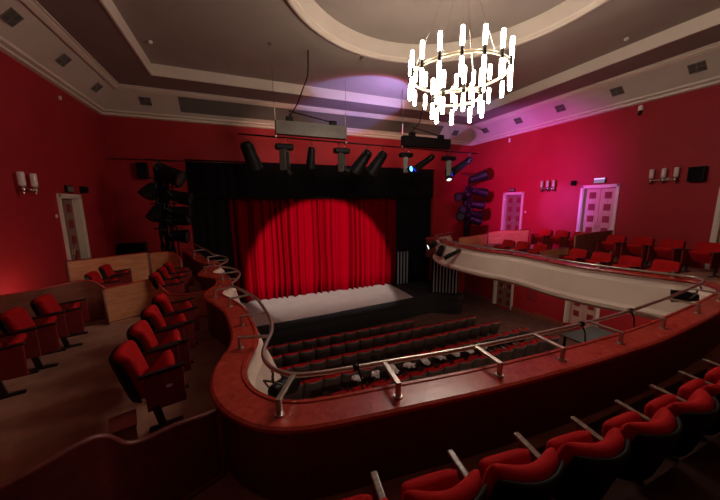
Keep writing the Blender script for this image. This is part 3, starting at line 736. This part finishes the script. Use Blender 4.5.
def on_bar(x): return (x, BY, bz(x) - .1)
GB = 'lanterns on the front lighting bar'
par_lamp('leftmost fat black lantern on the lighting bar tilted right', on_bar(.38), (.64, 11.1, E + 1.2), .26)
moving_head('grey moving light on the bar, beside the leftmost lantern', on_bar(1.62), (.55, .3, -1), 'lens', size=1.12)
par_lamp('slim black lantern hanging straight down under the left trough', on_bar(2.58), (2.55, 10.95, E + 1.26), .17)
moving_head('grey moving light on the bar, right of the straight hanging lantern', on_bar(3.74), (1, -.1, -.35), 'lens', size=1.08)
par_lamp('black lantern tilted down left, nearer the left trough', on_bar(4.82), (4.4, 11.2, E + 1.2), .25)
par_lamp('black lantern tilted down left, beside the right trough', on_bar(5.5), (5.1, 11.2, E + 1.18), .25)
moving_head('moving light with glowing blue lens on the bar', on_bar(6.55), (.35, -1, .12), 'lensblue', size=1.0)
par_lamp('slim tilted lantern right of the blue moving light', on_bar(7.84), (7.1, 11.0, E + 1.38), .15, 'lensdim')
moving_head('moving light with pale lens near the right end of the bar', on_bar(8.75), (-.25, -.6, -1), 'lenswhite', size=1.08)
par_lamp('rightmost black lantern on the bar with a dim blue lens', on_bar(9.9), (8.95, 10.9, E + 1.26), .18, 'lensdim')

def boom(label, x, y, zb, h, group, lampdefs):
    t = thing('lighting_stand', label, 'lighting stand', (x, y, zb))
    bm = BM(); cyl(bm, (0, 0, .04), (0, 0, h), .03, n=12); obj('pole', bm, 'black', t)
    bm = BM(); cyl(bm, (.28, .1, .04), (.28, .1, h - .3), .024, n=12); obj('pole', bm, 'black', t)
    bm = BM(); cyl(bm, (0, 0, 0), (0, 0, .05), .3, .28, n=20); obj('base_plate', bm, 'black', t)
    rnd = random.Random(int(abs(x) * 100)); 
    for q in range(9):                                   # loops of black cable tied along the pole
        bm = BM(); ox, oy = rnd.uniform(-.16, .2), rnd.uniform(-.08, .1)
        tube(bm, [(ox + .05 * math.sin(k * 1.7 + q), oy + .04 * math.cos(k * 1.3 + q), .3 + (h - .7) * k / 9) for k in range(10)], .035, 6); obj('cable', bm, 'blackmatt', t)
    bm = BM(); box(bm, (-.05, .1, h * .68), (.34, .16, .9), None, .03); obj('dimmer_box', bm, 'blackmatt', t)
    for dz in [l[0] for l in lampdefs]:
        bm = BM(); cyl(bm, (-.35, 0, dz), (.5, .0, dz), .02, n=8); obj('cross_arm', bm, 'black', t)
    for k, (dz, cx, tx, ty, tz, r, lens, lab) in enumerate(lampdefs):
        par_lamp(lab, (x + cx, y - .04, zb + dz - .09), (x + tx, y + ty, zb + dz + tz), r, lens, group)
    return t
bx, by = -2.28, 11.35
boom('left black lighting stand with a column of lanterns by the stage opening', bx, by, FL, 3.85, 'lanterns on the left lighting stand', [
    (3.86, -.02, .62, -.25, -.62, .27, 'lens', 'topmost big black lantern of the left lighting stand'),
    (3.30, -.2, -.42, -.2, -.58, .22, 'lens', 'black lantern on the wall side of the left lighting stand'),
    (3.02, .22, .82, -.1, -.42, .22, 'lens', 'second lantern down on stage side of the left stand'),
    (2.48, .15, .78, -.1, -.30, .19, 'lens', 'third lantern down on stage side of the left stand'),
    (2.12, .10, .72, -.15, -.16, .19, 'lens', 'fourth lantern down on stage side of the left stand'),
    (1.68, .12, .62, -.1, -.30, .22, 'lens', 'lowest lantern of the left lighting stand'),
    (2.62, -.14, -.26, -.3, -.6, .2, 'lens', 'lower black lantern on the wall side of the left stand')])
bx, by = 10.85, 11.75
boom('right black lighting stand with a cluster of lanterns by the right wall', bx, by, FL, 3.6, 'lanterns on the right lighting stand', [
    (3.75, .1, .85, -.2, .04, .22, 'lens', 'topmost lantern of the right lighting stand'),
    (3.25, .25, .95, -.2, -.38, .22, 'lens', 'second lantern down on the right lighting stand'),
    (3.02, -.22, -.85, -.2, -.35, .22, 'lens', 'second lantern down on stage side of the right stand'),
    (2.55, .2, .75, -.3, -.30, .22, 'lensdim', 'middle lantern with a small blue glow on the right stand'),
    (1.95, -.2, -.75, -.3, -.22, .22, 'lens', 'lowest stage side lantern of the right lighting stand'),
    (2.45, -.22, -.62, -.3, -.40, .2, 'lens', 'middle stage side lantern of the right lighting stand'),
    (2.12, .2, .55, -.4, -.42, .2, 'lens', 'dark lantern facing the hall low on the right stand'),
    (1.80, .15, .65, -.2, -.35, .24, 'lens', 'lowest wall side lantern of the right lighting stand')])

# lanterns hung on the balcony rail
def rail_lamp(label, i, drop, aim, r, lens, L=.4, outw=.12, group='lanterns on the balcony rail'):
    p, n = path[i], NRM[i]
    c = Vector((p.x - n.x * .0, p.y - n.y * .0, RZ - .1))
    tip = c + Vector((-n.x * outw, -n.y * outw, -drop)) + Vector(aim).normalized() * L
    return par_lamp(label, c, tip, r, lens, group)
rail_lamp('black lantern hung from the rail at the near left corner', nearest(.2, 2.78), .22, (.5, .9, -.25), .10, 'lens', .22)
rail_lamp('rail lantern with glowing teal lens at the right rail corner', nearest(7.9, 2.46), .12, (-.2, .5, -.2), .12, 'lensteal', .22)
rail_lamp('black box lantern on the right balcony front near the stage end', nearest(7.72, 9.95), .25, (-.3, -.3, -.6), .15, 'lens', .3)
rail_lamp('long black lantern hanging before the right balcony front', nearest(7.70, 8.75), .42, (-.55, .25, -.05), .09, 'lens', .45)
rail_lamp('pale lens lantern at the stage end of the right balcony', nearest(8.15, 10.7), .2, (-.8, .1, -.3), .14, 'lenswhite', .3)
for x, y, l in ((.95, 2.455, 'black clamp with a rod on the near rail, left one'), (4.1, 2.22, 'black clamp with a rod on the near rail, middle one'), (5.3, 2.235, 'black clamp with a rod on the near rail, right one')):
    i = nearest(x, y); p = path[i]
    t = thing('rail_clamp', l, 'clamp', (p.x, p.y, RZ), 0, 'clamps on the near rail')
    bm = BM(); cyl(bm, (-.028, 0, 0), (.028, 0, 0), .035, n=14); obj('collar', bm, 'black', t)
    bm = BM(); tube(bm, [(.02, 0, -.02), (.05, -.03, -.12), (.06, -.04, -.26)], .009, 6); obj('rod', bm, 'black', t)

# ------------------------------------------------------------------ wall fittings
def sconce(label, side, y, z, n, sp):
    X = XL if side == 'L' else XR; s = 1 if side == 'L' else -1
    t = thing('wall_sconce', label, 'wall lamp', (X, y, z), 0, 'wall sconces')
    bm = BM(); box(bm, (s * .02, 0, 0), (.04, .22, .12), None, .012); obj('back_plate', bm, 'chrome', t)
    bm = BM(); box(bm, (s * .09, 0, -.02), (.03, sp * (n - 1) + .06, .05), None, .008); cyl(bm, (0, 0, -.02), (s * .09, 0, -.02), .02, n=8); obj('cross_bar', bm, 'chrome', t)
    for k in range(n):
        yy = (k - (n - 1) / 2) * sp
        bm = BM(); cyl(bm, (s * .13, yy, -.12), (s * .13, yy, .06), .042, n=16); cyl(bm, (s * .08, yy, -.02), (s * .13, yy, -.02), .015, n=8); h = obj('lamp_cup', bm, 'chrome', t)
        bm = BM(); lathe(bm, [(.0, .06), (.052, .06), (.056, .1), (.056, .33), (.046, .35), (.0, .35)], (s * .13, yy, 0), 16); obj('glass_shade', bm, 'sconce', h)
sconce('wall sconce with two glass shades on the left red wall', 'L', 8.95, E + .38, 2, .42)
sconce('wall sconce with three shades right of the pink lit door', 'R', 5.18, E + .66, 3, .3)
sconce('wall sconce with three shades between the two right doors', 'R', 9.04, E + .55, 3, .27)
def wallbox(name, label, cat, side, y, z, w, h, d, m, parts=None, group=None):
    X = XL if side == 'L' else XR; s = 1 if side == 'L' else -1
    t = thing(name, label, cat, (X, y, z - h / 2), 0, group)
    bm = BM(); box(bm, (s * d / 2, 0, h / 2), (d, w, h), None, min(.02, h * .1)); obj('housing', bm, m, t)
    return t, s
t, s = wallbox('exit_sign', 'lit green exit sign above the pink right door', 'sign', 'R', 7.04, E + .76, .38, .2, .07, 'black')
bm = BM(); box(bm, (s * .073, 0, .165), (.008, .36, .05)); obj('sign_face', bm, 'exitw', t)
bm = BM(); box(bm, (s * .073, 0, .07), (.008, .36, .12)); obj('sign_face', bm, 'exit', t)
t, s = wallbox('exit_sign', 'unlit dark exit sign above the far right door', 'sign', 'R', 10.95, E + .57, .34, .17, .07, 'black')
bm = BM(); box(bm, (s * .073, 0, .085), (.008, .3, .12)); obj('sign_face', bm, 'grille', t)
t, s = wallbox('exit_sign', 'unlit dark exit sign above the left wall door', 'sign', 'L', 10.85, E + .46, .34, .19, .07, 'black')
bm = BM(); box(bm, (s * .073, 0, .095), (.008, .3, .14)); obj('sign_face', bm, 'grille', t)
def speaker(label, side, y, z, w, h, d):
    t, s = wallbox('loudspeaker', label, 'loudspeaker', side, y, z, w, h, d, 'black')
    bm = BM(); box(bm, (s * (d + .004), 0, h / 2), (.012, w * .86, h * .88), None, .004); obj('speaker_grille', bm, 'blackmatt', t)
speaker('black loudspeaker on the right wall beside the three shade sconce', 'R', 4.42, E + .76, .36, .44, .22)
speaker('small dark loudspeaker on the right wall left of the pink door', 'R', 7.98, E + .72, .16, .2, .12)
speaker('small dark loudspeaker on the left wall beside the door top', 'L', 11.63, E + .47, .2, .2, .14)
speaker('dark loudspeaker at the right picture edge', 'R', 3.78, E + .95, .22, .26, .2)
t = thing('loudspeaker', 'black loudspeaker on the front wall left of the lighting stand', 'loudspeaker', (-3.33, YF, E + 1.0))
bm = BM(); box(bm, (0, -.15, .3), (.34, .28, .6), None, .02); obj('cabinet', bm, 'black', t); bm = BM(); box(bm, (0, -.295, .3), (.29, .012, .54)); obj('speaker_grille', bm, 'blackmatt', t)
t = thing('monitor_box', 'wide black box on the front wall behind the left partition', 'box', (-3.95, YF - .0, E - 1.95))
bm = BM(); box(bm, (0, -.2, .24), (.86, .38, .48), None, .02); obj('cabinet', bm, 'black', t); bm = BM(); box(bm, (0, -.395, .24), (.78, .012, .4)); obj('front_grille', bm, 'blackmatt', t)
t, s = wallbox('motion_sensor', 'white and black sensor under the right cornice', 'sensor', 'R', 6.06, E + 3.1, .12, .16, .09, 'white')
bm = BM(); cyl(bm, (s * .05, 0, -.01), (s * .09, 0, -.14), .045, n=12); obj('lens', bm, 'black', t)
wallbox('motion_sensor', 'small white sensor under the right cornice near the corner', 'sensor', 'R', 11.32, E + 3.06, .08, .2, .06, 'white')
wallbox('motion_sensor', 'small white sensor high on the left red wall', 'sensor', 'L', 11.22, E + 2.97, .07, .1, .05, 'white')
wallbox('light_switch', 'small white switch beside the left door frame', 'switch', 'L', 10.08, E - .27, .08, .09, .02, 'white')
wallbox('light_switch', 'small white switch beside the far right door', 'switch', 'R', 10.12, E - .52, .08, .09, .02, 'white')
wallbox('wall_poster', 'dark poster on the lower right stalls wall', 'poster', 'R', 9.42, E - 4.47, .5, .66, .015, 'doorred')
bm = BM(); tube(bm, [(-4.35, 13.9, E + 1.72), (OL + .2, 13.9, E + 1.72), (.5, 13.9, E + 1.74)], .02, 8); tag(obj('wall_pipe', bm, 'parapet', None, recenter=True), 'thin pipe along the front wall above the left lighting stand', 'pipe')
for x, y, l in ((-1.94, 10.33, 'white ceiling detector near the front left corner of the ceiling'), (10.3, 5.37, 'white ceiling detector on the right part of the ceiling'), (1.13, 9.23, 'small dark ceiling fitting left of the feed cable'), (3.85, 9.02, 'small dark ceiling fitting near the ceiling circle')):
    bm = BM(); lathe(bm, [(0, -.06), (.04, -.06), (.06, -.03), (.06, 0), (0, 0)], n=16)
    tag(obj('ceiling_detector', bm, 'white' if 'white' in l else 'grille', None, (x, y, CZ1)), l, 'detector')

# ------------------------------------------------------------------ light
def light(kind, name, loc, col, energy, **k):
    d = bpy.data.lights.new(name, kind); d.color = col; d.energy = energy
    for a, v in k.items():
        if a != 'aim': setattr(d, a, v)
    o = bpy.data.objects.new(name, d); C.objects.link(o); o.location = loc
    if 'aim' in k: o.rotation_euler = (Vector(k['aim']) - Vector(loc)).to_track_quat('-Z', 'Y').to_euler()
    return o
FS = Vector((3.9, -3.1, E + 1.3))
t = thing('follow_spot', 'black follow spot lantern on a stand at the back of the hall', 'spotlight', (FS.x, FS.y, FL + .4))
hz = FS.z - FL - .4
bm = BM(); cyl(bm, (0, 0, 0), (0, 0, .04), .3, n=20); cyl(bm, (0, 0, 0), (0, -.1, hz - .2), .03, n=10); obj('stand', bm, 'black', t)
bm = BM(); cyl(bm, (0, -.25, hz + .03), (0, -.06, hz), .14, .13, n=20); cyl(bm, (0, -.06, hz), (0, .02, hz - .01), .13, .16, n=20, caps=False); obj('housing', bm, 'black', t)
bm = BM(); box(bm, (0, .40, hz - .154 - .2), (.6, .01, .4)); box(bm, (.28, .2, hz - .3), (.02, .42, .02)); box(bm, (-.28, .2, hz - .3), (.02, .42, .02)); obj('shutter_blade', bm, 'black', t)
light('SPOT', 'follow_spot_light', FS + Vector((0, .03, -.01)), (1, .88, .80), 15500, spot_size=2 * math.atan(3.95 / 17.9), spot_blend=.2, shadow_soft_size=.015, aim=(3.95, 14.4, E - 3.55))
light('SPOT', 'blue_ceiling_wash', (5.9, 9.9, E + 2.2), (.32, .36, 1), 330, spot_size=1.30, spot_blend=.3, shadow_soft_size=.03, aim=(5.35, 11.5, E + 4.2))
light('SPOT', 'rose_ceiling_wash', (5.9, 9.9, E + 2.2), (1, .12, .24), 75, spot_size=1.48, spot_blend=.3, shadow_soft_size=.03, aim=(5.35, 11.5, E + 4.2))
light('POINT', 'left_glow_fill', (-3.8, 7.95, E - 1.8), (1, .62, .45), 6.5, shadow_soft_size=.15)  # unseen lamp added for the warm glow low on the left wall
light('SPOT', 'pink_wall_wash', (8.6, 9.3, E + .9), (.9, .04, .75), 560, spot_size=1.9, spot_blend=.8, shadow_soft_size=.05, aim=(12.9, 10.2, E + .9))
light('SPOT', 'lavender_wall_wash', (8.6, 9.3, E + .9), (.42, .34, 1), 220, spot_size=1.2, spot_blend=.9, shadow_soft_size=.05, aim=(12.2, 12.2, E + 3.5))
light('SPOT', 'violet_wall_wash', (8.6, 9.3, E + .9), (.25, .16, 1), 520, spot_size=.55, spot_blend=.8, shadow_soft_size=.05, aim=(12.9, 8.5, E - .3))
for x in (1.6, 4.0, 6.6, 9.2):
    light('SPOT', 'front_wall_wash', (x, 11.0, E + 2.55), (1, .55, .4), 75, spot_size=1.25, spot_blend=1, shadow_soft_size=.1, aim=(x + .2, 14, E + 2.85))
for x, y in ((11.2, 9.0), (11.2, 5.5), (10.9, 2.5)):
    light('AREA', 'under_balcony_light', (x, y, FL - .24), (1, .75, .6), 13, shape='DISK', size=.3)
for x, pw in ((0, 45), (3, 35), (6, 14), (9, 14)):
    light('AREA', 'under_balcony_light', (x, .9, FL - .24), (1, .75, .6), pw, shape='DISK', size=.3)

w = bpy.data.worlds.new('world'); bpy.context.scene.world = w; w.use_nodes = True
w.node_tree.nodes['Background'].inputs[0].default_value = (.05, .03, .03, 1); w.node_tree.nodes['Background'].inputs[1].default_value = .05

# ------------------------------------------------------------------ camera
cam = bpy.data.cameras.new('camera'); co = bpy.data.objects.new('camera', cam); C.objects.link(co)
cam.sensor_fit = 'HORIZONTAL'; cam.sensor_width = 36; cam.lens = 289.725 / 720 * 36; cam.clip_start = .02
yaw, pitch, roll = .3909, .1616, -.0095
f = Vector((math.sin(yaw) * math.cos(pitch), math.cos(yaw) * math.cos(pitch), -math.sin(pitch)))
r0 = Vector((math.cos(yaw), -math.sin(yaw), 0)); u0 = r0.cross(f)
rr_ = math.cos(roll) * r0 + math.sin(roll) * u0; uu = -math.sin(roll) * r0 + math.cos(roll) * u0
mw = Matrix((rr_, uu, -f)).transposed().to_4x4(); mw.translation = (0, 0, E); co.matrix_world = mw
sc = bpy.context.scene; sc.camera = co
sc.view_settings.view_transform = 'Standard'; sc.view_settings.look = 'None'; sc.view_settings.gamma = 1; sc.view_settings.exposure = .78; sc.view_settings.use_curve_mapping = False
